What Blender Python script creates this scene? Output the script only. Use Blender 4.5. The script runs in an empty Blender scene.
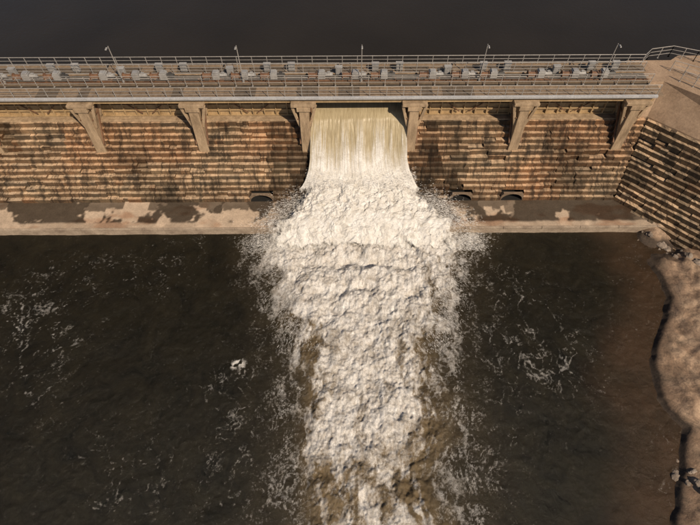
import bpy, bmesh, math, random
import numpy as np
from mathutils import Vector, Matrix
random.seed(7); rng=np.random.RandomState(11)
scene=bpy.context.scene
col=scene.collection

# ---------------------------------------------------------------- noise
_T=[np.random.RandomState(100+i).rand(256,256) for i in range(6)]
def vn(x,y,s=0):
    T=_T[s%6]; x=np.asarray(x,float)+s*17.3; y=np.asarray(y,float)+s*9.1
    xi=np.floor(x).astype(int); yi=np.floor(y).astype(int)
    fx=x-xi; fy=y-yi
    fx=fx*fx*fx*(fx*(fx*6-15)+10); fy=fy*fy*fy*(fy*(fy*6-15)+10)
    a=T[xi&255,yi&255]; b=T[(xi+1)&255,yi&255]; c=T[xi&255,(yi+1)&255]; d=T[(xi+1)&255,(yi+1)&255]
    return (a*(1-fx)+b*fx)*(1-fy)+(c*(1-fx)+d*fx)*fy
def fbm(x,y,o=4,s=0,g=.5):
    v=0;a=1;t=0;c,sn=math.cos(.6),math.sin(.6)
    for i in range(o):
        v=v+a*vn(x,y,s+i); t+=a; a*=g
        x,y=(x*c-y*sn)*2.03+3.1,(x*sn+y*c)*2.03+7.7
    return v/t
def billow(x,y,o=4,s=0,g=.5):
    v=0;a=1;t=0;c,sn=math.cos(.6),math.sin(.6)
    for i in range(o):
        v=v+a*(np.sqrt((2*vn(x,y,s+i)-1)**2+.012)); t+=a; a*=g
        x,y=(x*c-y*sn)*2.03+3.1,(x*sn+y*c)*2.03+7.7
    return v/t
def dome(x,y,s=0):
    xi=np.floor(x).astype(int); yi=np.floor(y).astype(int); best=np.full(np.shape(x),9.)
    A=_T[s%6];B=_T[(s+3)%6]
    for i in (-1,0,1):
        for j in (-1,0,1):
            cx=xi+i; cy=yi+j
            dx=cx+A[cx&255,cy&255]-x; dy=cy+B[cx&255,cy&255]-y
            best=np.minimum(best,dx*dx+dy*dy)
    return 1-np.clip(best,0,1)
def froth(x,y):
    c,sn=.8,.6
    a=dome(x*.75,y*.7,0); b=dome((x*c-y*sn)*1.7,(x*sn+y*c)*1.6,1); d=dome((x*c+y*sn)*3.6,(-x*sn+y*c)*3.4,2)
    return .42*a+.33*b+.25*d
def ss(a,b,x):
    t=np.clip((x-a)/(b-a),0,1); return t*t*(3-2*t)

# ---------------------------------------------------------------- materials
def nodes(name):
    m=bpy.data.materials.new(name); m.use_nodes=True
    nt=m.node_tree; b=nt.nodes['Principled BSDF']; return m,nt,b
def noise(nt,scale,detail=6,rough=.6,vec=None,dist=0):
    n=nt.nodes.new('ShaderNodeTexNoise'); n.inputs['Scale'].default_value=scale
    n.inputs['Detail'].default_value=detail; n.inputs['Roughness'].default_value=rough
    n.inputs['Distortion'].default_value=dist
    if vec is not None: nt.links.new(vec,n.inputs['Vector'])
    return n
def ramp(nt,fac,stops):
    r=nt.nodes.new('ShaderNodeValToRGB'); e=r.color_ramp.elements
    while len(e)<len(stops): e.new(.5)
    for i,(p,c) in enumerate(stops):
        e[i].position=p; e[i].color=(c[0],c[1],c[2],1) if hasattr(c,'__len__') else (c,c,c,1)
    nt.links.new(fac,r.inputs['Fac']); return r
def mix(nt,mode,fac,a,b):
    m=nt.nodes.new('ShaderNodeMix'); m.data_type='RGBA'; m.blend_type=mode
    for sock,v in ((m.inputs['Factor'],fac),(m.inputs[6],a),(m.inputs[7],b)):
        if isinstance(v,(int,float)): sock.default_value=v
        elif isinstance(v,tuple): sock.default_value=(*v,1)
        else: nt.links.new(v,sock)
    return m.outputs[2]
def coords(nt,scale=(1,1,1)):
    g=nt.nodes.new('ShaderNodeNewGeometry'); mp=nt.nodes.new('ShaderNodeMapping')
    mp.inputs['Scale'].default_value=scale
    nt.links.new(g.outputs['Position'],mp.inputs['Vector']); return mp.outputs['Vector'],g
def bump(nt,b,h,strength=.5,dist=.05):
    n=nt.nodes.new('ShaderNodeBump'); n.inputs['Strength'].default_value=strength; n.inputs['Distance'].default_value=dist
    nt.links.new(h,n.inputs['Height']); nt.links.new(n.outputs['Normal'],b.inputs['Normal'])

def simple(name,c1,c2,scale=2,rough=.8,metal=0,streak=False,bs=.4,bd=.03):
    m,nt,b=nodes(name)
    v,g=coords(nt,(1,1,.25) if streak else (1,1,1))
    n=noise(nt,scale,8,.65,v)
    r=ramp(nt,n.outputs['Fac'],[(.3,c1),(.7,c2)])
    n2=noise(nt,scale*9,5,.7,v)
    r2=ramp(nt,n2.outputs['Fac'],[(.3,.7),(.7,1.12)])
    nt.links.new(mix(nt,'MULTIPLY',1.0,r.outputs[0],r2.outputs[0]),b.inputs['Base Color'])
    b.inputs['Roughness'].default_value=rough; b.inputs['Metallic'].default_value=metal
    bump(nt,b,n2.outputs['Fac'],bs,bd)
    return m

def stone_mat(name,bd=.06):
    m,nt,b=nodes(name)
    v,g=coords(nt); vs,_=coords(nt,(1.3,.3,.3))
    at=nt.nodes.new('ShaderNodeAttribute'); at.attribute_name='tint'
    n1=noise(nt,1.1,8,.7,v); n2=noise(nt,9,6,.7,v); n3=noise(nt,1.5,6,.7,vs,.6); n4=noise(nt,.25,5,.6,v)
    c=mix(nt,'MULTIPLY',1.0,at.outputs['Color'],ramp(nt,n1.outputs['Fac'],[(.28,.6),(.5,.95),(.75,1.35)]).outputs[0])
    c=mix(nt,'MULTIPLY',1.0,c,ramp(nt,n2.outputs['Fac'],[(.3,.6),(.55,1.0),(.75,1.4)]).outputs[0])
    streak=ramp(nt,n3.outputs['Fac'],[(.40,.26),(.53,1.0)]).outputs[0]
    c=mix(nt,'MULTIPLY',.9,c,streak)
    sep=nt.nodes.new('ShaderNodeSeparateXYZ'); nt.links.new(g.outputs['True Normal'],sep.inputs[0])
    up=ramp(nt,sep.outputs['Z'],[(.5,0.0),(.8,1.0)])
    sunlit_tread=mix(nt,'MIX',.5,mix(nt,'MULTIPLY',1.0,c,(2.0,1.92,1.8)),mix(nt,'MULTIPLY',1.0,(.56,.43,.30),streak))  # sunlit look of the treads painted into the colour, blended with pale tan
    wetl=mix(nt,'MULTIPLY',1.0,sunlit_tread,ramp(nt,at.outputs['Alpha'],[(0,.28),(.6,1.0)]).outputs[0])
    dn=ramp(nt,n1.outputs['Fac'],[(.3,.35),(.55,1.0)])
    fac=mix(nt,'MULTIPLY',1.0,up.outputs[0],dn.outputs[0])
    shaded_riser=mix(nt,'MULTIPLY',1.0,c,ramp(nt,n4.outputs['Fac'],[(.4,(.60,.50,.40)),(.6,(.46,.45,.40))]).outputs[0])  # upright faces: shade painted in as a darker, patchy tint
    c=mix(nt,'MIX',fac,shaded_riser,wetl)
    nt.links.new(c,b.inputs['Base Color'])
    nt.links.new(ramp(nt,at.outputs['Alpha'],[(0,.35),(1,.9)]).outputs[0],b.inputs['Roughness'])
    bump(nt,b,n2.outputs['Fac'],.7,bd)
    return m

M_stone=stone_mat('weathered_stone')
def apron_mat():
    m,nt,b=nodes('apron_concrete'); v,g=coords(nt)
    at=nt.nodes.new('ShaderNodeAttribute'); at.attribute_name='tint'
    n1=noise(nt,1.0,8,.7,v); n2=noise(nt,7,7,.75,v)
    c=mix(nt,'MULTIPLY',1.0,at.outputs['Color'],ramp(nt,n1.outputs['Fac'],[(.3,.75),(.7,1.2)]).outputs[0])
    c=mix(nt,'MULTIPLY',1.0,c,ramp(nt,n2.outputs['Fac'],[(.3,.75),(.7,1.2)]).outputs[0])
    nt.links.new(c,b.inputs['Base Color'])
    nt.links.new(ramp(nt,at.outputs['Alpha'],[(0,.25),(1,.9)]).outputs[0],b.inputs['Roughness'])
    bump(nt,b,n2.outputs['Fac'],.5,.03); return m
M_apron=apron_mat()
M_conc=simple('pier_concrete',(.20,.14,.085),(.50,.37,.24),1.5,.85,0,True)
M_kerb=simple('kerb_concrete',(.23,.175,.13),(.46,.37,.28),.8,.85)
M_conc2=simple('abutment_concrete',(.25,.17,.11),(.42,.30,.205),.6,.85)
M_deck=simple('deck_concrete',(.04,.032,.025),(.10,.077,.055),1.2,.9)
M_plank=simple('walkway_planks',(.17,.12,.08),(.32,.235,.155),2.5,.85)
M_plank2=simple('rear_planks',(.09,.068,.047),(.175,.132,.092),2.5,.85)
M_gate=simple('gate_painted_steel',(.29,.195,.10),(.50,.36,.20),1.2,.6,0,True)
M_grey=simple('galvanised_steel',(.28,.275,.27),(.45,.44,.43),3,.5,.3)
M_rail=simple('railing_steel',(.30,.285,.265),(.46,.435,.41),3,.6,.2)
M_beam=simple('beam_painted_grey',(.36,.365,.38),(.48,.485,.50),1,.5)
M_rust=simple('rusty_steel',(.10,.05,.03),(.24,.13,.07),3,.7)
M_dark=simple('dark_machinery',(.03,.03,.03),(.08,.075,.07),3,.5)
M_hollow=simple('tunnel_dark',(.004,.004,.004),(.012,.011,.009),2,.9)
M_box=simple('cabinet_grey',(.24,.235,.23),(.40,.395,.385),2,.5)
M_ring=simple('arch_stone',(.12,.085,.055),(.26,.19,.13),2,.85)

# ---------------------------------------------------------------- mesh builder
class MB:
    def __init__(s): s.v=[];s.f=[];s.m=[]
    def hexa(s,p,mi=0):
        b=len(s.v); s.v+= [tuple(q) for q in p]
        for f in ((0,3,2,1),(4,5,6,7),(0,1,5,4),(1,2,6,5),(2,3,7,6),(3,0,4,7)):
            s.f.append(tuple(b+i for i in f)); s.m.append(mi)
    def box(s,x0,x1,y0,y1,z0,z1,mi=0):
        s.hexa([(x0,y0,z0),(x1,y0,z0),(x1,y1,z0),(x0,y1,z0),(x0,y0,z1),(x1,y0,z1),(x1,y1,z1),(x0,y1,z1)],mi)
    def cyl(s,a,b,r,n=8,mi=0,r2=None):
        a=Vector(a);b=Vector(b); d=(b-a).normalized(); r2=r if r2 is None else r2
        u=d.orthogonal().normalized(); w=d.cross(u); k=len(s.v)
        for c,rr in ((a,r),(b,r2)):
            for i in range(n):
                t=2*math.pi*i/n; s.v.append(tuple(c+u*(rr*math.cos(t))+w*(rr*math.sin(t))))
        for i in range(n):
            j=(i+1)%n; s.f.append((k+i,k+j,k+n+j,k+n+i)); s.m.append(mi)
        s.f.append(tuple(k+i for i in reversed(range(n)))); s.m.append(mi)
        s.f.append(tuple(k+n+i for i in range(n))); s.m.append(mi)
    def beam(s,a,b,w,h,mi=0):
        a=Vector(a);b=Vector(b); d=(b-a).normalized()
        u=d.cross(Vector((0,0,1)))
        u=Vector((1,0,0)) if u.length<1e-3 else u.normalized()
        v=u.cross(d); P=[]
        for c in (a,b):
            for q in ((-1,-1),(1,-1),(1,1),(-1,1)): P.append(c+u*(q[0]*w/2)+v*(q[1]*h/2))
        s.hexa(P,mi)
    def obj(s,name,mats,parent=None,bevel=0):
        me=bpy.data.meshes.new(name); me.from_pydata(s.v,[],s.f); me.update()
        for m in mats: me.materials.append(m)
        me.polygons.foreach_set('material_index',s.m)
        bm=bmesh.new(); bm.from_mesh(me); bmesh.ops.recalc_face_normals(bm,faces=bm.faces); bm.to_mesh(me); bm.free()
        o=bpy.data.objects.new(name,me); col.objects.link(o)
        if parent: o.parent=parent
        if bevel:
            md=o.modifiers.new('bevel','BEVEL'); md.width=bevel; md.segments=2; md.limit_method='ANGLE'
        return o
def empty(name,loc=(0,0,0)):
    e=bpy.data.objects.new(name,None); col.objects.link(e); e.location=loc; return e
def grid_obj(name,X,Y,Z,mat,attrs={},smooth=True,parent=None):
    ny,nx=X.shape; n=nx*ny
    co=np.stack([X.ravel(),Y.ravel(),Z.ravel()],1).astype(np.float32)
    idx=np.arange(n).reshape(ny,nx)
    q=np.stack([idx[:-1,:-1].ravel(),idx[:-1,1:].ravel(),idx[1:,1:].ravel(),idx[1:,:-1].ravel()],1).astype(np.int32)
    me=bpy.data.meshes.new(name); me.vertices.add(n); me.vertices.foreach_set('co',co.ravel())
    me.loops.add(q.size); me.loops.foreach_set('vertex_index',q.ravel())
    me.polygons.add(len(q)); me.polygons.foreach_set('loop_start',np.arange(0,q.size,4,dtype=np.int32))
    me.polygons.foreach_set('loop_total',np.full(len(q),4,dtype=np.int32))
    me.update(calc_edges=True); me.validate()
    me.polygons.foreach_set('use_smooth',np.full(len(q),smooth))
    for k,a in attrs.items():
        if a.ndim==2:
            at=me.attributes.new(k,'FLOAT','POINT'); at.data.foreach_set('value',a.ravel().astype(np.float32))
        else:
            at=me.attributes.new(k,'FLOAT_COLOR','POINT'); at.data.foreach_set('color',a.reshape(-1,4).astype(np.float32).ravel())
    me.materials.append(mat)
    o=bpy.data.objects.new(name,me); col.objects.link(o)
    if parent: o.parent=parent
    return o

# ================================================================ STEPPED WEIR
Y0=35.4; RUN=.345; RISE=.5; NST=14; ZA=1.0
CX=28.5; D=Vector((.73,-.685,0)).normalized(); NN=Vector((.685,.73,0)).normalized()
MIT=(1-NN.y)/NN.x
ARCH=[(-9.5,1.25),(12.0,1.2),(17.5,1.2)]
def stone_col(x,z,wet,row=0,rusty=0):
    p=random.random()
    if p<.5: c=(.345,.235,.145)
    elif p<.8: c=(.39,.28,.18)
    elif p<.93: c=(.26,.195,.135)
    else: c=(.35,.20,.105)
    c=tuple(a*(1-rusty)+b*rusty for a,b in zip(c,(.38,.19,.085)))
    k=random.uniform(.88,1.12)*row
    k*=1-.75*wet
    g=(c[0]*k,c[1]*k,c[2]*k)
    return (g[0],g[1],g[2],1-wet)
def wetmap(x,z):
    n=float(fbm(np.array(x*.28),np.array(z*.25),3,1)); n2=float(vn(np.array(x*.8),np.array(z*.12),2))
    b=.10
    if -16<x<-4: b=.45
    if -9<x<-3.5: b=.75
    if 5.5<x<17: b=.34
    if 6<x<9: b=.7
    if 17<=x<28: b=.26
    if x<-26: b=.08
    w=b+(n-.5)*1.3+(n2-.5)*.8
    if z<2.2: w+=.15
    return min(1,max(0,w))
V=[];F=[];C=[]
def block(o,du,dn,L,dep,z0,z1,c,j=.035):
    o=Vector(o); k=len(V)
    for zz in (z0,z1):
        for a,b in ((0,0),(L,0),(L,dep),(0,dep)):
            p=o+du*a+dn*b; jj=j if b==0 else 0
            V.append((p.x+random.uniform(-jj,jj)*.6,p.y+random.uniform(-jj,jj),zz+random.uniform(-jj,jj)*(1 if zz==z1 else .3)))
            C.append(c)
    for f in ((0,3,2,1),(4,5,6,7),(0,1,5,4),(1,2,6,5),(2,3,7,6),(3,0,4,7)): F.append(tuple(k+i for i in f))
def flush(name,parent,mat):
    me=bpy.data.meshes.new(name); me.from_pydata(V,[],F); me.update()
    at=me.attributes.new('tint','FLOAT_COLOR','POINT'); at.data.foreach_set('color',np.array(C,dtype=np.float32).ravel())
    me.materials.append(mat)
    o=bpy.data.objects.new(name,me); col.objects.link(o); o.parent=parent
    V.clear();F.clear();C.clear(); return o
XR=Vector((1,0,0)); YU=Vector((0,1,0))
weir=empty('stepped_stone_weir')
for i in range(NST):
    z0=ZA+RISE*i; z1=z0+RISE; y=Y0+RUN*i; x=-64+random.random()
    xe=CX+MIT*RUN*i; row=random.uniform(.85,1.15)
    while x<xe:
        L=random.uniform(.5,1.9)
        if x+L>xe-.3: L=xe-x
        skip=False
        for (ax,aw) in ARCH:
            if z0<2.0 and x+L>ax-aw and x<ax+aw:
                if x<ax-aw-.15: L=ax-aw-x
                else: x=ax+aw; skip=True
        if skip: continue
        w=wetmap(x,z0)
        rs=float(ss(.55,.8,vn(np.array(x*.15+3),np.array(z0*.3),4)))*.6
        q=random.random()
        back=random.uniform(-.03,.03)+(random.uniform(.06,.2) if q<.07 else 0)
        drop=(random.uniform(.08,.25) if random.random()<.05 else 0)
        block((x,y+back,0),XR,YU,L-.01,1.3,z0-.02,z1+random.uniform(-.02,.02)-drop,stone_col(x,z0,w,row,rs),.03)
        x+=L
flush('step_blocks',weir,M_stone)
mb=MB(); mb.box(-64,30.2,41.2,45,-3,7.9); mb.obj('weir_body',[M_conc2],weir)
mb=MB(); mb.box(-64,27.6,40.05,42.6,7.98,8.16); mb.obj('crest_slab',[M_conc],weir,.04)
for ax,aw in ARCH:
    mb=MB()
    mb.box(ax-aw-.3,ax+aw+.3,Y0+1.6,Y0+3.2,.9,2.6,0)
    mb.box(ax-aw-.02,ax+aw+.02,Y0+.05,Y0+1.6,.99,1.03,0)
    mb.obj('outlet_tunnel',[M_hollow],weir)
    mb=MB(); n=12
    for k in range(n):
        a0=math.pi*k/n; a1=math.pi*(k+1)/n; P=[]
        def outer(a):
            c,s_=math.cos(a),math.sin(a); q=min(aw/max(abs(c),1e-6),1.0/max(s_,1e-6)); return ax+q*c,ZA+q*s_
        for yy in (Y0+.04,Y0+.34):
            xo0,zo0=outer(a0); xo1,zo1=outer(a1)
            P+= [(ax+aw*.97*math.cos(a0),yy,ZA+.97*math.sin(a0)),(xo0,yy,zo0),(xo1,yy,zo1),(ax+aw*.97*math.cos(a1),yy,ZA+.97*math.sin(a1))]
        mb.hexa(P,0)
    mb.obj('outlet_arch_stones',[M_ring],weir)

# apron ------------------------------------------------------------------------
ya=31.75
xs=np.arange(-64,33.01,.1); ys=np.arange(ya,Y0+.6,.1)
X,Y=np.meshgrid(xs,ys)
Z=ZA+.02*(fbm(X*.8,Y*.8,3,2)-.5)
w=ss(.51,.57,fbm(X*.26+5,Y*.22,5,3,.6)+.03*np.where(X>6,1,0)-.03*np.where((X>-22)&(X<-10),1,0)+.015)
cell=np.floor(X/.9); rnd=np.abs(np.sin(cell*91.7)*43758.5)%1
soft=.35*(fbm(X*2.5,Y*2.5,3,2)-.5)
teeth=ss(.15,-.05,(Y0-Y)-(.4+.9*rnd)+soft)*(rnd>.3)
w=np.maximum(w,.8*teeth)
cell=np.floor(X/1.3+.3); rnd=np.abs(np.sin(cell*57.3)*43758.5)%1
teeth2=ss(-.05,.15,Y-ya-1.1-rnd*1.2+soft)*(rnd>.55)*(X>6)
w=np.maximum(w,.7*teeth2)
w=np.maximum(w,ss(10.8,8.3,np.abs(X-1.5)+3*soft))
w=np.maximum(w,ss(24,27,X+2*soft)*.9)
edge=ss(.95,.6,Y-ya+.3*(fbm(X*1.2,Y,3,4)-.5))
w=w*(1-edge*.8*(np.abs(X-1.5)>10.5))
n=fbm(X*.5,Y*.5,4,1)
base=np.stack([.49+.12*(n-.5),.38+.1*(n-.5),.28+.08*(n-.5)],-1)
rust=ss(.55,.75,fbm(X*.3,Y*.6,3,5))[...,None]
base=base*(1-rust)+np.array([.38,.245,.16])*rust
colr=base*(1-.83*w[...,None])
T=np.concatenate([colr,(1-w)[...,None]],-1)
grid_obj('apron_surface',X,Y,Z,M_apron,{'tint':T},parent=weir)
mb=MB(); mb.box(-64,33,ya,Y0+.6,-2,.97); mb.obj('apron_body',[M_kerb],weir)
mb=MB(); x=-64
while x<33:
    mb.box(x,min(x+3.97,33),ya-.12,ya+.1,.75,1.04); x+=4
mb.obj('apron_edge_kerb',[M_kerb],weir,.03)

# ================================================================ ABUTMENT + WING
abt=empty('stepped_abutment_wall')
for i in range(NST):
    z0=ZA+RISE*i; z1=z0+RISE; r=RUN*i
    o=Vector((CX+MIT*r,Y0+r,0)); u=0
    while u<24:
        L=random.uniform(.5,1.8); p=o+D*u
        w=min(1,max(0,.40+(float(fbm(np.array(u*.4),np.array(z0*.6),3,4))-.5)*1.9))
        block(p+NN*(random.uniform(-.04,.05)+(random.uniform(.05,.18) if random.random()<.12 else 0)),D,NN,L-.02,1.3,z0-.03,z1+random.uniform(-.02,.02)-(random.uniform(.1,.3) if random.random()<.07 else 0),stone_col(u,z0,w,.95),.045)
        u+=L
for i in range(-5,0):
    z0=ZA+RISE*i; r=RUN*i; o=Vector((CX+MIT*r,Y0+r,0)); u=2
    while u<24:
        L=random.uniform(.6,1.6)
        block(o+D*u+NN*random.uniform(-.05,.05),D,NN,L-.03,1.4,z0,z0+RISE,stone_col(u,z0,.7,1),.05); u+=L
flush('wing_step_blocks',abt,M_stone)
def offs(r,u=0): return Vector((CX+MIT*r,Y0+r,0))+D*u
mb=MB()
ZT=11.3
def P(r,u,z): q=offs(r,u); return (q.x,q.y,z)
for u0,u1 in ((0,6),(6.02,12),(12.02,18),(18.02,24)):
    mb.hexa([P(4.85,u0,7.6),P(4.85,u1,7.6),P(6.9,u1,7.6),P(6.9,u0,7.6),P(4.9,u0,8.15),P(4.9,u1,8.15),P(6.9,u1,ZT),P(6.2,u0,ZT)])
q0=offs(4.9); q1=offs(6.2); q2=offs(6.9)
mb.hexa([(28.45,q0.y,7.6),(q0.x,q0.y,7.6),(q2.x,q2.y,7.6),(28.45,q2.y,7.6),(28.45,q0.y+.0,8.2),(q0.x,q0.y,8.15),(q1.x,q1.y,ZT),(28.45,q1.y,ZT)])
mb.obj('abutment_coping',[M_conc2],abt)
mb=MB()
s0=offs(6.2)
poly=[(28.45,q1.y+.02),(s0.x,s0.y),(offs(6.9,24).x,offs(6.9,24).y),(70,20),(70,46),(34,46),(33,45.2),(28.45,45.2)]
mb.v+= [(a,b,ZT+.02) for a,b in poly]+[(a,b,4) for a,b in poly]; n=len(poly)
mb.f.append(tuple(range(n))); mb.m.append(0); mb.f.append(tuple(reversed(range(n,2*n)))); mb.m.append(0)
for i in range(n): mb.f.append((i,(i+1)%n,n+(i+1)%n,n+i)); mb.m.append(0)
mb.obj('abutment_top',[M_conc2],abt)

# ================================================================ PIERS
pier_x=[-57.9+10.7*i for i in range(9)]
for px in pier_x:
    e=empty('bridge_pier',(px,39,0))
    mb=MB()
    t=.46
    mb.hexa([(-t-.1,-1.0,1),(t+.1,-1.0,1),(t+.1,5,1),(-t-.1,5,1),(-t,-.35,10.3),(t,-.35,10.3),(t,5,10.3),(-t,5,10.3)])
    mb.obj('shaft',[M_conc],e,.05)
    mb=MB()
    mb.box(-1.2,1.2,-.45,.3,10.75,11.05); mb.box(-.66,.66,-.5,5,10.3,10.74)
    for sgn in (-1,1):
        mb.beam((sgn*.48,-.1,8.3),(sgn*1.15,-.1,10.8),.24,.28)
        mb.beam((sgn*.48,1.6,8.5),(sgn*1.15,1.6,10.8),.24,.28)
    mb.obj('corbel_brackets',[M_conc],e,.03)
    mb=MB()
    for sgn in (-1,1):
        mb.beam((sgn*.6,-.55,6.4),(sgn*.6,2.2,10.6),.12,.18)
        mb.cyl((sgn*.6,-.3,9.3),(sgn*.6,2.4,9.3),.07)
    mb.obj('steel_stays',[M_rust],e)

# ================================================================ GATES
for i in range(len(pier_x)-1):
    a=pier_x[i]+.62; b=pier_x[i+1]-.62
    op = (abs(a+3.8)<1)
    zb=9.7 if op else 8.17; zt=zb+2.7 if not op else 11.0
    e=empty('weir_gate',((a+b)/2,40.9,0)); h=(b-a)/2
    mb=MB(); mb.box(-h,h,.0,.12,zb,zt); mb.obj('skin_plate',[M_gate],e)
    mb=MB(); z=zb+.05
    while z<zt-.1: mb.box(-h,h,-.22,-.002,z,z+.12); z+=.62
    mb.obj('horizontal_girders',[M_gate],e)
    mb=MB()
    for k in range(9):
        x=-h+.1+(2*h-.2)*k/8; mb.box(x-.05,x+.05,-.26,-.004,zb+.18,zt-.03)
    mb.obj('vertical_ribs',[M_gate],e)
    if not op:
        mb=MB()
        for s in (-1,1):
            mb.beam((s*h*.62,-.3,zt-.2),(s*h*.62,-1.5,10.9),.1,.1); mb.beam((s*h*.1,-.3,zb+.5),(s*h*.62,-.3,zt-.2),.08,.08)
        mb.obj('lifting_arms',[M_rust],e)

# ================================================================ FOOTBRIDGE
XL,XRr=-64,29.3
br=empty('service_footbridge')
mb=MB(); mb.box(XL,XRr,41.15,44.35,11.12,11.45); mb.obj('deck_slab',[M_deck],br)
mb=MB(); x=XL
while x<XRr:
    mb.box(x,x+.98,39.2,40.85,11.36+random.uniform(0,.012),11.43+random.uniform(0,.02),0 if random.random()<.85 else 1); x+=1.0
mb.obj('walkway_planks',[M_plank,M_plank2],br)
mb=MB(); x=XL
while x<XRr:
    mb.box(x,x+1.18,43.05,44.1,11.47,11.52+random.uniform(0,.02),0 if random.random()<.8 else 1); x+=1.2
mb.obj('rear_walkway',[M_plank2,M_plank],br)
mb=MB()
mb.box(XL,XRr,38.93,39.18,11.34,11.6); mb.obj('front_beam',[M_beam],br,.03)
mb=MB()
for y,z,w,h in ((39.35,11.05,.16,.5),(40.9,11.05,.16,.5)):
    mb.box(XL,XRr,y-w/2,y+w/2,z-h/2,z+h/2)
x=XL+.5
while x<XRr:
    mb.box(x,x+.1,39.45,40.8,10.9,11.1); x+=1.78
mb.obj('under_girders',[M_gate],br)
mb=MB()
mb.cyl((XL,41.9,11.75),(XRr,41.9,11.75),.05,8,0); mb.cyl((XL,42.7,11.62),(XRr,42.7,11.62),.08,8,1)
mb.box(XL,XRr,41.2,41.38,11.46,11.62,1); mb.box(XL,XRr,42.86,42.94,11.46,11.66,0); mb.box(XL,XRr,44.15,44.34,11.46,11.62,1)
mb.cyl((XL,41.62,11.55),(XRr,41.62,11.55),.05,8,2)
x=XL
while x<XRr:
    mb.box(x,x+.14,41.82,41.98,11.46,11.72,2); mb.box(x,x+.1,42.62,42.8,11.46,11.55,2); x+=2.14
mb.obj('drive_shaft_and_pipes',[M_rail,M_plank,M_rust],br)

def railing(name,pts,h=1.1,sp=1.6,r=.024,rails=(1,.66,.33),mat=M_rail):
    mb=MB()
    for a,b in zip(pts[:-1],pts[1:]):
        a=Vector(a);b=Vector(b); L=(b-a).length; n=max(1,round(L/sp))
        for k in range(n+1):
            p=a.lerp(b,k/n); mb.box(p.x-r,p.x+r,p.y-r,p.y+r,p.z,p.z+h*1.0)
            mb.box(p.x-.08,p.x+.08,p.y-.08,p.y+.08,p.z,p.z+.03)
        for f in rails: mb.cyl(a+Vector((0,0,h*f)),b+Vector((0,0,h*f)),r*(1.15 if f==1 else .75),6)
    return mb.obj(name,[mat])
railing('bridge_railing',[(XL,39.25,11.44),(29.3,39.3,11.44)])
railing('bridge_railing',[(XL,41.0,11.46),(29.2,41.0,11.46)])
railing('bridge_railing',[(XL,43.02,11.53),(29.2,43.02,11.53)],1.0)
railing('bridge_railing',[(XL,44.25,11.46),(29.5,44.25,11.46)],1.1,1.5,.028)
railing('abutment_railing',[(29.5,44.28,ZT),(30.6,45.4,ZT),(33,45.9,ZT),(35.2,45.0,ZT),(37.5,43.2,ZT),(48,40,ZT)],1.15,1.2,.028)
a=offs(7.2,1.5);b=offs(7.2,22)
railing('abutment_railing',[(a.x,a.y,ZT+.02),(b.x,b.y,ZT+.02)],1.1,1.3,.026)
railing('abutment_railing',[(32.2,43.4,ZT),(35.5,41.4,ZT),(40,37.5,ZT)],1.1,1.3,.026)

def hoist(x,var):
    e=empty('gate_hoist',(x,42.1,11.46))
    mb=MB(); mb.box(-.75,.75,-.5,.65,0,.12); mb.obj('base_plate',[M_rust if var%2 else M_deck],e,.02)
    mb=MB(); mb.box(-.34,.34,-.32,.36,.13,.8); mb.box(-.27,.27,-.25,.3,.81,.9); mb.obj('gearbox',[M_box if var!=2 else M_grey],e,.05)
    mb=MB(); mb.cyl((.36,.0,.5),(1.0,.0,.5),.18,14); mb.cyl((1.01,0,.5),(1.08,0,.5),.13,12); mb.box(.55,.85,-.1,.1,.66,.8)
    mb.obj('motor',[M_dark if var==0 else M_box],e,.01)
    mb=MB(); mb.cyl((-1.25,.0,.42),(-.4,.0,.42),.24,16); mb.cyl((-1.28,0,.42),(-1.24,0,.42),.34,18); mb.cyl((-.5,0,.42),(-.45,0,.42),.34,18)
    mb.box(-1.3,-1.2,-.3,.3,0.0,.3); mb.obj('cable_drum',[M_rust],e)
k=0
for px in pier_x:
    for dx in (-2.9,1.9,5.0):
        if px+dx<28: hoist(px+dx+random.uniform(-.2,.2),k%3); k+=1
for px in pier_x:
    for dx,yy in ((-1.3,43.35),(3.4,42.75),(7.0,43.3)):
        if px+dx>28: continue
        e=empty('control_cabinet',(px+dx,yy,11.5))
        mb=MB(); mb.box(-.32,.32,-.2,.2,.12,.85); mb.box(-.37,.37,-.25,.25,.855,.9); mb.obj('cabinet_body',[M_box],e,.02)
        mb=MB(); mb.box(-.28,.28,-.215,-.202,.2,.8); mb.box(.2,.24,-.25,-.216,.5,.62); mb.obj('cabinet_door',[M_grey],e)
        mb=MB(); mb.box(-.3,-.22,-.18,.18,0,.118); mb.box(.22,.3,-.18,.18,0,.118); mb.obj('feet',[M_dark],e)
for x in (-56.8,-45.2,-33.6,-22,-10.3,1.2,12.7,24.6):
    e=empty('lamp_post',(x,41.5,11.46))
    mb=MB(); mb.cyl((0,0,0),(0,0,3.9),.055,10,0,.035); mb.cyl((0,0,0),(0,0,.25),.12,10); mb.cyl((0,0,3.8),(0,-.35,3.95),.025,8); mb.obj('pole_and_arm',[M_rail],e)
    mb=MB(); mb.hexa([(-.08,-.7,3.9),(.08,-.7,3.9),(.09,-.32,3.9),(-.09,-.32,3.9),(-.05,-.66,3.99),(.05,-.66,3.99),(.06,-.34,4.0),(-.06,-.34,4.0)]); mb.obj('lamp_head',[M_box],e,.02)

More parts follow.
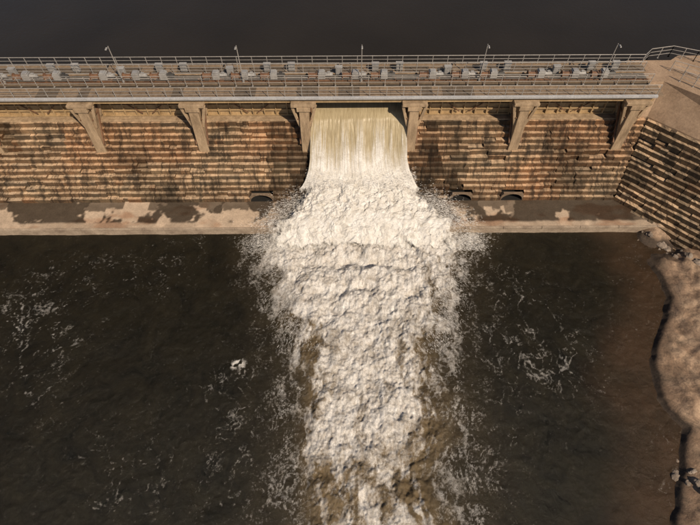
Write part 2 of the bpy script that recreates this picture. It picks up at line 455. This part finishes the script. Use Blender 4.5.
# ================================================================ WATER (tailrace)
fy=[-20,4.6,9.75,13.85,18.4,23.6,28,31]
FL=[-6,-3.6,-4.0,-4.2,-4.7,-5.8,-7.8,-8.8]
FR=[8.5,7.2,7.5,7.7,8.0,9.3,11.0,11.9]
def seg(*a): return np.unique(np.concatenate(a))
xs=seg(np.linspace(-700,-60,30),np.linspace(-60,-40,80),np.arange(-40,-16,.11),np.arange(-16,20,.07),np.arange(20,36,.11),np.linspace(36,60,40))
ys=seg(np.linspace(-900,-10,40),np.linspace(-10,2,40),np.arange(2,31.9,.075),np.array([32.1]))
X,Y=np.meshgrid(xs,ys)
wx=X+2.2*(fbm(X*.25,Y*.25,3,2)-.5)+.8*(fbm(X*1.1,Y*1.1,4,5)-.5)+.26*(fbm(X*4,Y*4,2,1)-.5); wy=Y+2.2*(fbm(X*.25+9,Y*.25+4,3,3)-.5)+.8*(fbm(X*1.1+5,Y*1.1+8,4,0)-.5)+.26*(fbm(X*4+5,Y*4,2,2)-.5)
L=np.interp(Y,fy,FL); R=np.interp(Y,fy,FR)
e=np.minimum(wx-L,R-wx)+2.2*(fbm(X*.7,Y*.4,5,4,.6)-.5)
fall=ss(-150,-20,Y)
Dn=ss(-1.3,2.4,e)*fall
Ds=ss(-3.8,5.0,e)*fall
up=np.clip((Y-4)/27,0,1)
fr_=froth(wx,wy); f1=fbm(X*.4,Y*.35,4,2); f2=fbm(X*1.4,Y*1.1,5,3,.62)
arc=Y+.02*(X-1.5)**2+2.0*(fbm(X*.45,Y*.1,3,5)-.5)
wav=.45*np.exp(-((arc-29.8)/.8)**2)-.5*np.exp(-((arc-28.2)/.5)**2)+.4*np.exp(-((arc-27.0)/.8)**2)-.35*np.exp(-((arc-25.1)/.5)**2)+.25*np.exp(-((arc-23.8)/.8)**2)
cen=np.exp(-((X-1.6)/4.5)**2)
Zf=Dn*((.30+.15*up)*(fr_-.6)+.9*(f1-.5)+.70*(f2-.5)+wav*cen+.25*up)
calm=.12*(fbm(X*.5,Y*.5,3,1)-.5)+.09*(fbm(X*1.9,Y*1.9,3,2)-.5)
Z=Zf+calm*(1-Dn)
lw_x=X+4*(fbm(X*.16,Y*.16,3,1)-.5)+1.4*(fbm(X*.7,Y*.7,3,3)-.5); lw_y=Y+4*(fbm(X*.16+4,Y*.16+8,3,2)-.5)+1.4*(fbm(X*.7+3,Y*.7+3,3,4)-.5)
rid=lambda n,p:(1-np.abs(2*n-1))**p
lace=np.maximum(rid(fbm(lw_x*.5,lw_y*.42,4,0,.55),24),.8*rid(fbm(lw_x*1.0,lw_y*.8,4,2,.55),20))
lace2=np.maximum(rid(fbm(lw_x*2.2,lw_y*1.4,4,4,.6),9),rid(fbm(lw_x*1.2,lw_y*.7,4,1,.6),12))
brk=ss(.36,.62,fbm(X*.9+7,Y*.9,4,5,.6))
halo=ss(6.5,-.5,-e)*(1-Dn)
mask=ss(.45,.75,fbm(X*.11+2,Y*.13+6,3,0))
def blob(x,y,a,b): return np.exp(-((X-x)/a)**2-((Y-y)/b)**2)
mask=np.clip(mask*.35+.9*blob(-30,20.5,5,5)+.65*blob(17.5,17.5,5,2.4)+.35*blob(14,24,4,5)+.25*blob(-9,14,4,7)+.25*blob(12,9,4,6)+.35*blob(-23,27,9,2.5)+.15*blob(-20,10,8,5),0,1)
wisp=lace*mask*.48*ss(-40,0,Y)*(.3+.7*brk)+.08*lace
hal=lace2*halo*.62*(.35+.65*brk)
spot=(blob(-9.9,17.2,.5,.35)+blob(-9.5,16.6,.28,.5)+blob(-10.3,16.9,.25,.25))*(.5+1.0*fbm(X*4,Y*4,3,3))*ss(.35,.5,fbm(X*3,Y*3,3,1))
tex=.34*fbm(wx*1.3,wy*.7,6,0,.65)+.26*fbm(wx*.55+3,wy*.24,4,3)+.14*fr_+.26*fbm(wx*2.6,wy*.7,4,2,.6)
tn=ss(.38,.68,tex)
foam=ss(-.18,.92,Ds*(.96+.66*up)-.92*(1-tn))
foam=np.clip(np.maximum.reduce([foam,wisp,hal,spot]),0,1)
aer=np.clip(Dn*.8+halo*.12,0,1)
xb_y=[-60,-5,4.6,8,11.3,13.85,17,19.4,23.6,26.5,29,31,34]
xb_x=[22,22,23.4,25.2,26.9,25.8,26.2,27.8,30.2,30.4,29.6,30.2,31]
sh=ss(-7.0,-.5,X-np.interp(Y,xb_y,xb_x)+3.0*(fbm(X*.3,Y*.3,4,2)-.5))*(.45+.8*fbm(X*.5,Y*.5,4,1))
def water_mat():
    m,nt,b=nodes('tailrace_water'); v,g=coords(nt); vf,_=coords(nt,(2.6,.7,1))
    fo=nt.nodes.new('ShaderNodeAttribute'); fo.attribute_name='foam'
    ae=nt.nodes.new('ShaderNodeAttribute'); ae.attribute_name='aer'
    sa=nt.nodes.new('ShaderNodeAttribute'); sa.attribute_name='shallow'
    n1=noise(nt,.35,7,.7,v,.8); n2=noise(nt,4,10,.85,v,.3); n3=noise(nt,1.6,7,.65,v,1.0); n4=noise(nt,1.0,8,.7,v,.6); n5=noise(nt,11,8,.85,v,.2); n6=noise(nt,1.5,8,.75,vf,.8)
    deep=ramp(nt,n1.outputs['Fac'],[(.3,(.0065,.0062,.0038)),(.7,(.020,.017,.0095))]).outputs[0]
    c=mix(nt,'MIX',sa.outputs['Fac'],deep,(.052,.032,.018))
    c=mix(nt,'MIX',ae.outputs['Fac'],c,(.17,.125,.07))
    ma=nt.nodes.new('ShaderNodeMath'); ma.operation='MULTIPLY_ADD'; nt.links.new(n2.outputs['Fac'],ma.inputs[0]); ma.inputs[1].default_value=2.0; ma.inputs[2].default_value=-1.0
    ad=nt.nodes.new('ShaderNodeMath'); ad.operation='ADD'; nt.links.new(ma.outputs[0],ad.inputs[0]); nt.links.new(fo.outputs['Fac'],ad.inputs[1])
    fr=ramp(nt,ad.outputs[0],[(.14,0.0),(.5,.45),(1.0,1.0)])
    gt=nt.nodes.new('ShaderNodeMath'); gt.operation='MULTIPLY'
    lo=ramp(nt,fo.outputs['Fac'],[(0.02,0.0),(.16,1.0)])
    nt.links.new(fr.outputs[0],gt.inputs[0]); nt.links.new(lo.outputs[0],gt.inputs[1])
    fc=ramp(nt,n4.outputs['Fac'],[(.32,(.46,.42,.37)),(.62,(.75,.735,.71))]).outputs[0]
    fc=mix(nt,'MULTIPLY',1.0,fc,ramp(nt,n5.outputs['Fac'],[(.38,.66),(.56,1.12)]).outputs[0])
    fc=mix(nt,'MULTIPLY',1.0,fc,ramp(nt,n6.outputs['Fac'],[(.36,.62),(.52,1.05)]).outputs[0])
    c=mix(nt,'MIX',gt.outputs[0],c,fc)
    nt.links.new(c,b.inputs['Base Color'])
    nt.links.new(ramp(nt,gt.outputs[0],[(0,.13),(.5,.8)]).outputs[0],b.inputs['Roughness'])
    b.inputs['IOR'].default_value=1.33
    h=mix(nt,'ADD',.6,n3.outputs['Fac'],n5.outputs['Fac'])
    bump(nt,b,h,.8,.11); return m
grid_obj('river_water',X,Y,Z,water_mat(),{'foam':foam,'aer':aer,'shallow':sh})

def res_mat():
    m,nt,b=nodes('reservoir_water'); v,g=coords(nt)
    n1=noise(nt,.08,4,.5,v); n3=noise(nt,2.2,6,.6,v,.6)
    nt.links.new(ramp(nt,n1.outputs['Fac'],[(.3,(.021,.0178,.014)),(.7,(.028,.0235,.0185))]).outputs[0],b.inputs['Base Color'])
    b.inputs['Roughness'].default_value=.12; b.inputs['IOR'].default_value=1.25
    bump(nt,b,n3.outputs['Fac'],.35,.06); return m
mb=MB(); mb.v=[(-700,42.2,9.6),(90,42.2,9.6),(90,900,9.6),(-700,900,9.6)]; mb.f=[(0,1,2,3)]; mb.m=[0]
mb.obj('reservoir_water',[res_mat()])

# ================================================================ WATERFALL
wf=empty('waterfall')
py=[42.4,41.2,40.2,39.5,38.8,38.1,37.4,36.8,36.3,35.8,35.2,34.5,33.6,32.6,31.7,30.9,30.1,29.2]
pz=[9.3,9.2,9.0,8.6,7.7,6.5,5.2,4.2,3.4,2.9,2.55,2.4,2.3,2.2,2.0,1.45,.75,-.2]
pl=[-3.8,-3.8,-3.8,-3.85,-3.9,-4.0,-4.1,-4.3,-4.7,-5.3,-6.0,-6.7,-7.3,-7.9,-8.4,-8.8,-9.0,-9.0]
pr=[5.7,5.7,5.7,5.75,5.8,5.9,6.0,6.3,6.8,7.7,8.7,9.6,10.4,11.1,11.7,12.0,12.2,12.2]
kk=np.linspace(0,17,500); ti=np.arange(18)
sy=np.interp(kk,ti,py); sz=np.interp(kk,ti,pz); sl=np.interp(kk,ti,pl); sr=np.interp(kk,ti,pr)
ker=np.ones(15)/15
def sm(a): return np.convolve(np.pad(a,7,mode='edge'),ker,'valid')
sy,sz,sl,sr=map(sm,(sy,sz,sl,sr))
NT=380
t=np.linspace(0,1,NT)
K,Tt=np.meshgrid(kk,t,indexing='ij')
Lx=sl[:,None]; Rx=sr[:,None]
X=Lx+(Rx-Lx)*Tt; Y=np.repeat(sy[:,None],NT,1); Z=np.repeat(sz[:,None],NT,1)
u0=-3.8+9.5*Tt
fallz=ss(2,3.5,K); mound=ss(7.2,10.0,K)
str_=fbm(u0*2.2,K*.22,5,1,.6); str2=fbm(u0*9,K*.6,3,3)
Y=Y-(.20*(str_-.5)+.07*(str2-.5))*fallz*(1-mound)-.4*fallz*(1-mound)*(fbm(u0*.5,K*.1,2,2)-.5)
mwx=X+.8*(fbm(X*1.1,Y*1.1,4,5)-.5)+.26*(fbm(X*4,Y*4,2,1)-.5); mwy=Y+.8*(fbm(X*1.1+5,Y*1.1+8,4,0)-.5)
fr2=froth(mwx,mwy)
lipf=1-.45*np.exp(-((Y-31.6)/.9)**2)
Z=Z+mound*lipf*(.42*(fr2-.55)+.7*(fbm(X*.45,Y*.45,3,3)-.4)+.75*(fbm(X*1.5,Y*1.4,5,1,.62)-.5)+.5*np.exp(-((X-1.2)/4)**2))
X=X+mound*.9*(fbm(X*.8,Y*.8,3,4)-.5)
ed=np.minimum(Tt,1-Tt)*(Rx-Lx)
Z=Z-mound*ss(2.6,0,ed)*1.15*(Y>32.0)
on=ss(4.2,7.8,K+2.8*(str_-.5)+1.6*(str2-.5))
foam=np.clip(on+(1-on)*(.10+.42*ss(.45,.65,.6*str_+.4*str2))*ss(2,5.5,K),0,1)
foam=np.maximum(foam,mound)
tex=fbm(X*1.5,Y*1.5,5,0,.6)
foam=np.where(mound>.5,foam*(.6+.4*ss(.25,.5,tex+.10)),foam)
alpha=np.where(K>7.6,ss(-.1,3.0,ed+3.4*(fbm(X*1.5,Y*1.1,5,5,.65)-.55)+ss(9.5,7.6,K)*3),1.0)
alpha=alpha*ss(0,1.0,17-K+1.6*(tex-.5))
def fall_mat():
    m,nt,b=nodes('falling_water'); v,g=coords(nt); vs,_=coords(nt,(5,.5,.45))
    fo=nt.nodes.new('ShaderNodeAttribute'); fo.attribute_name='foam'
    al=nt.nodes.new('ShaderNodeAttribute'); al.attribute_name='alpha'
    n1=noise(nt,1.6,8,.75,vs); n2=noise(nt,4,10,.85,v,.3); n4=noise(nt,1.0,8,.7,v,.6); n5=noise(nt,11,8,.85,v,.2)
    base=ramp(nt,n1.outputs['Fac'],[(.3,(.25,.20,.115)),(.7,(.47,.40,.265))]).outputs[0]
    ma=nt.nodes.new('ShaderNodeMath'); ma.operation='MULTIPLY_ADD'; nt.links.new(n2.outputs['Fac'],ma.inputs[0]); ma.inputs[1].default_value=1.3; ma.inputs[2].default_value=-.65
    mm=nt.nodes.new('ShaderNodeMath'); mm.operation='MULTIPLY'
    gg=ramp(nt,fo.outputs['Fac'],[(0,.15),(.6,1.0)]); nt.links.new(ma.outputs[0],mm.inputs[0]); nt.links.new(gg.outputs[0],mm.inputs[1])
    ad=nt.nodes.new('ShaderNodeMath'); ad.operation='ADD'; nt.links.new(mm.outputs[0],ad.inputs[0]); nt.links.new(fo.outputs['Fac'],ad.inputs[1])
    fr=ramp(nt,ad.outputs[0],[(.08,0.0),(.85,1.0)])
    fc=ramp(nt,n4.outputs['Fac'],[(.32,(.56,.53,.48)),(.62,(.79,.78,.755))]).outputs[0]
    fc=mix(nt,'MULTIPLY',1.0,fc,ramp(nt,n5.outputs['Fac'],[(.38,.76),(.56,1.08)]).outputs[0])
    c=mix(nt,'MIX',fr.outputs[0],base,fc)
    nt.links.new(c,b.inputs['Base Color']); b.inputs['IOR'].default_value=1.33
    nt.links.new(ramp(nt,fr.outputs[0],[(0,.28),(.5,.7)]).outputs[0],b.inputs['Roughness'])
    a2=nt.nodes.new('ShaderNodeMath'); a2.operation='ADD'; nt.links.new(ma.outputs[0],a2.inputs[0]); nt.links.new(al.outputs['Fac'],a2.inputs[1])
    full=ramp(nt,al.outputs['Fac'],[(.9,0.0),(.995,1.0)])
    mx=nt.nodes.new('ShaderNodeMath'); mx.operation='MAXIMUM'
    nt.links.new(ramp(nt,a2.outputs[0],[(.25,0.0),(.75,1.0)]).outputs[0],mx.inputs[0]); nt.links.new(full.outputs[0],mx.inputs[1])
    nt.links.new(mx.outputs[0],b.inputs['Alpha'])
    h=mix(nt,'MULTIPLY',1.0,n5.outputs['Fac'],gg.outputs[0])
    bump(nt,b,h,.7,.10); return m
M_fall=fall_mat()
grid_obj('water_sheet',X,Y,Z,M_fall,{'foam':foam,'alpha':alpha},parent=wf)
M_spray=simple('spray_white',(.75,.73,.70),(.87,.86,.84),2,.6)
vv=[];ff=[]
for i in range(24000):
    side=random.choice((-1,1)); q=random.random()
    if q<.6:
        yy=random.uniform(29.3,37); ww=np.interp(yy,[29,31,34,36,38],[10.4,10.1,8.1,6.4,4.9]); x=1.5+side*(ww+random.gauss(-.5,.9)+abs(random.gauss(0,.7)))
        z=max(.1,random.gauss(1.4,.6)) if yy>31.4 else max(.1,random.gauss(.4,.4))
    elif q<.8:
        yy=random.uniform(34.5,37.0); x=1.1+random.uniform(-5.6,5.8); z=random.uniform(2.4,4.6)
    else:
        yy=random.uniform(18,31); ww=np.interp(yy,[18,28,31],[6.2,9.0,10.2]); x=1.5+side*(ww+random.gauss(-.4,1.0)); z=max(.05,random.gauss(.3,.25))
    d=Vector((x-1.2,(yy-36.5)*.8,random.uniform(-.4,.9))).normalized()
    l=abs(random.gauss(.045,.05))+.02; w=random.uniform(.006,.016)
    s=d.cross(Vector((random.uniform(-1,1),random.uniform(-1,1),1))).normalized(); s2=d.cross(s)
    p=Vector((x,yy,z)); k=len(vv)
    vv+=[tuple(p-d*l),tuple(p+s*w),tuple(p+s2*w),tuple(p-s*w-s2*w),tuple(p+d*l)]
    ff+=[(k,k+2,k+1),(k,k+3,k+2),(k,k+1,k+3),(k+4,k+1,k+2),(k+4,k+2,k+3),(k+4,k+3,k+1)]
me=bpy.data.meshes.new('spray'); me.from_pydata(vv,[],ff); me.materials.append(M_spray)
o=bpy.data.objects.new('spray_droplets',me); col.objects.link(o); o.parent=wf

# ================================================================ TERRAIN
xs=seg(np.linspace(-3000,-200,30),np.linspace(-200,-60,40),np.linspace(-60,20,30),np.arange(20,46,.14),np.linspace(46,120,50),np.linspace(120,3000,40))
ys=seg(np.linspace(-3000,-100,30),np.linspace(-100,-2,40),np.arange(-2,34,.14),np.linspace(34,50,40),np.linspace(50,3000,50))
X,Y=np.meshgrid(xs,ys)
xb=np.interp(Y,xb_y,xb_x)
d=X-xb+.7*(fbm(X*.6,Y*.6,5,2,.5)-.5)
n=fbm(X*.3,Y*.3,4,1); rg=billow(X*.35,Y*.25,4,3,.5)
hr=np.interp(d,[-400,-10,-5,0,.5,1.8,5,9,16,30,80],[-3,-2.4,-1.0,-.05,.4,.8,1.1,1.7,7,11,12.5])
hr=hr+ss(.2,2,d)*((n-.5)*1.5+(rg-.3)*.6+.35*(fbm(X*1.4,Y*1.4,4,0)-.5))
rr=(X-CX)*NN.x+(Y-Y0)*NN.y
ra=np.interp(rr,[-3,0,6.5,8],[-9,-.6,10.4,10.8])
hr=np.where((X>29),np.maximum(hr,np.where(rr>-2,ra,-9)),hr)
notch=np.exp(-((X-32.2)/2.6)**2-((Y-29.3)/1.5)**2)
hr=hr-1.2*notch*(rr<0)
hl=np.interp(-62-X,[-10,0,6,20,60],[-3,-.5,2,9,13])
hd=np.maximum(hr,hl)
hu=np.maximum(np.interp(X,[60,80,100],[5,9,13]),np.interp(-X,[300,330,380],[5,9,14])) 
hu=np.where((X>29)&(Y<46),10.8,hu)
hu=np.where((X<-66)&(Y<48),12,hu)
hu=np.maximum(hu,np.interp(Y,[500,560,800],[4,10,16]))
H=np.where(Y<41.5,hd,hu)
H=np.where((Y<=44)&(Y>=31.2)&(X<29)&(X>-62),-3,H)
far=np.hypot(X,Y); H=H+ss(250,1500,far)*40*(fbm(X*.002,Y*.002,4,1)-.25)*(H>9)
def ground_mat():
    m,nt,b=nodes('bank_rock_and_soil'); v,g=coords(nt)
    n1=noise(nt,.5,8,.65,v,.4); n2=noise(nt,5,8,.75,v); n3=noise(nt,.6,9,.6,v,1.2)
    c=ramp(nt,n1.outputs['Fac'],[(.28,(.19,.12,.075)),(.5,(.33,.225,.15)),(.72,(.47,.345,.24))]).outputs[0]
    c=mix(nt,'MULTIPLY',1.0,c,ramp(nt,n2.outputs['Fac'],[(.3,.6),(.7,1.25)]).outputs[0])
    c=mix(nt,'MULTIPLY',.55,c,ramp(nt,n3.outputs['Fac'],[(.46,1.0),(.497,.4),(.53,1.0)]).outputs[0])
    sp=nt.nodes.new('ShaderNodeSeparateXYZ'); nt.links.new(g.outputs['Position'],sp.inputs[0])
    mm=nt.nodes.new('ShaderNodeMath'); mm.operation='MULTIPLY_ADD'; nt.links.new(n1.outputs['Fac'],mm.inputs[0]); mm.inputs[1].default_value=-.6; nt.links.new(sp.outputs['Z'],mm.inputs[2])
    wet=ramp(nt,mm.outputs[0],[(.0,.18),(.3,1.0)])
    c=mix(nt,'MULTIPLY',1.0,c,wet.outputs[0])
    mr=nt.nodes.new('ShaderNodeMapRange'); mr.inputs['From Min'].default_value=6; mr.inputs['From Max'].default_value=11; nt.links.new(sp.outputs['Z'],mr.inputs['Value'])
    gr=ramp(nt,n1.outputs['Fac'],[(.3,(.06,.07,.03)),(.7,(.16,.13,.07))]).outputs[0]
    c=mix(nt,'MIX',mr.outputs[0],c,gr)
    nt.links.new(c,b.inputs['Base Color']); b.inputs['Roughness'].default_value=.85
    bump(nt,b,n2.outputs['Fac'],.8,.10); return m
grid_obj('ground',X,Y,H,ground_mat())
M_rock=simple('grey_rock',(.15,.115,.085),(.36,.30,.25),1.5,.85,0,False,.8,.06)
bm=bmesh.new()
def rock(x,y,z,s):
    r=bmesh.ops.create_icosphere(bm,subdivisions=3,radius=1)
    sx,sy_,sz_=s*random.uniform(.7,1.3),s*random.uniform(.6,1.1),s*random.uniform(.4,.7); sd=random.random()*50; a=random.random()*6
    for q in r['verts']:
        c=q.co; k=.55+.9*float(fbm(np.array(c.x*1.3+sd),np.array(c.y*1.3+c.z*1.9+sd),3,1))
        px_,py_=c.x*sx*k,c.y*sy_*k
        q.co=Vector((x+px_*math.cos(a)-py_*math.sin(a),y+px_*math.sin(a)+py_*math.cos(a),z+c.z*sz_*k))
def gz(x,y):
    i=min(len(ys)-1,np.searchsorted(ys,y)); j=min(len(xs)-1,np.searchsorted(xs,x)); return H[i,j]
for i in range(12): x=26.2+random.gauss(0,.7); y=7.2+random.gauss(0,1.0); rock(x,y,gz(x,y)-.05,random.uniform(.15,.5))
for i in range(22): u=random.uniform(3,11); p=offs(-1.0-random.random()*1.4,u); rock(p.x,p.y,gz(p.x,p.y)-.05,random.uniform(.15,.45))
me=bpy.data.meshes.new('rocks'); bm.to_mesh(me); bm.free(); me.materials.append(M_rock)
o=bpy.data.objects.new('riverbank_boulders',me); col.objects.link(o)

# ================================================================ LIGHT, SKY, CAMERA
S=Vector((.44,-.60,.72)).normalized()
sun=bpy.data.lights.new('sun','SUN'); sun.energy=4.7; sun.angle=math.radians(.5); sun.color=(1,.83,.635)
so=bpy.data.objects.new('sun',sun); col.objects.link(so); so.rotation_mode='QUATERNION'; so.rotation_quaternion=S.to_track_quat('Z','Y'); so.location=(30,-40,60)
w=bpy.data.worlds.new('World'); scene.world=w; w.use_nodes=True; nt=w.node_tree
sk=nt.nodes.new('ShaderNodeTexSky'); sk.sky_type='NISHITA'; sk.sun_disc=False
sk.sun_elevation=math.asin(S.z); sk.sun_rotation=math.atan2(S.x,S.y)
nt.links.new(sk.outputs[0],nt.nodes['Background'].inputs[0]); nt.nodes['Background'].inputs[1].default_value=.055
cam=bpy.data.cameras.new('camera'); cam.sensor_width=36; cam.lens=482/700*36; cam.clip_end=8000
co=bpy.data.objects.new('camera',cam); col.objects.link(co)
co.matrix_world=Matrix.Translation((0,0,40))@Matrix.Rotation(math.radians(35),4,'X')@Matrix.Rotation(math.radians(-.3),4,'Z')
scene.camera=co
scene.view_settings.view_transform='Standard'; scene.view_settings.look='None'; scene.view_settings.exposure=0
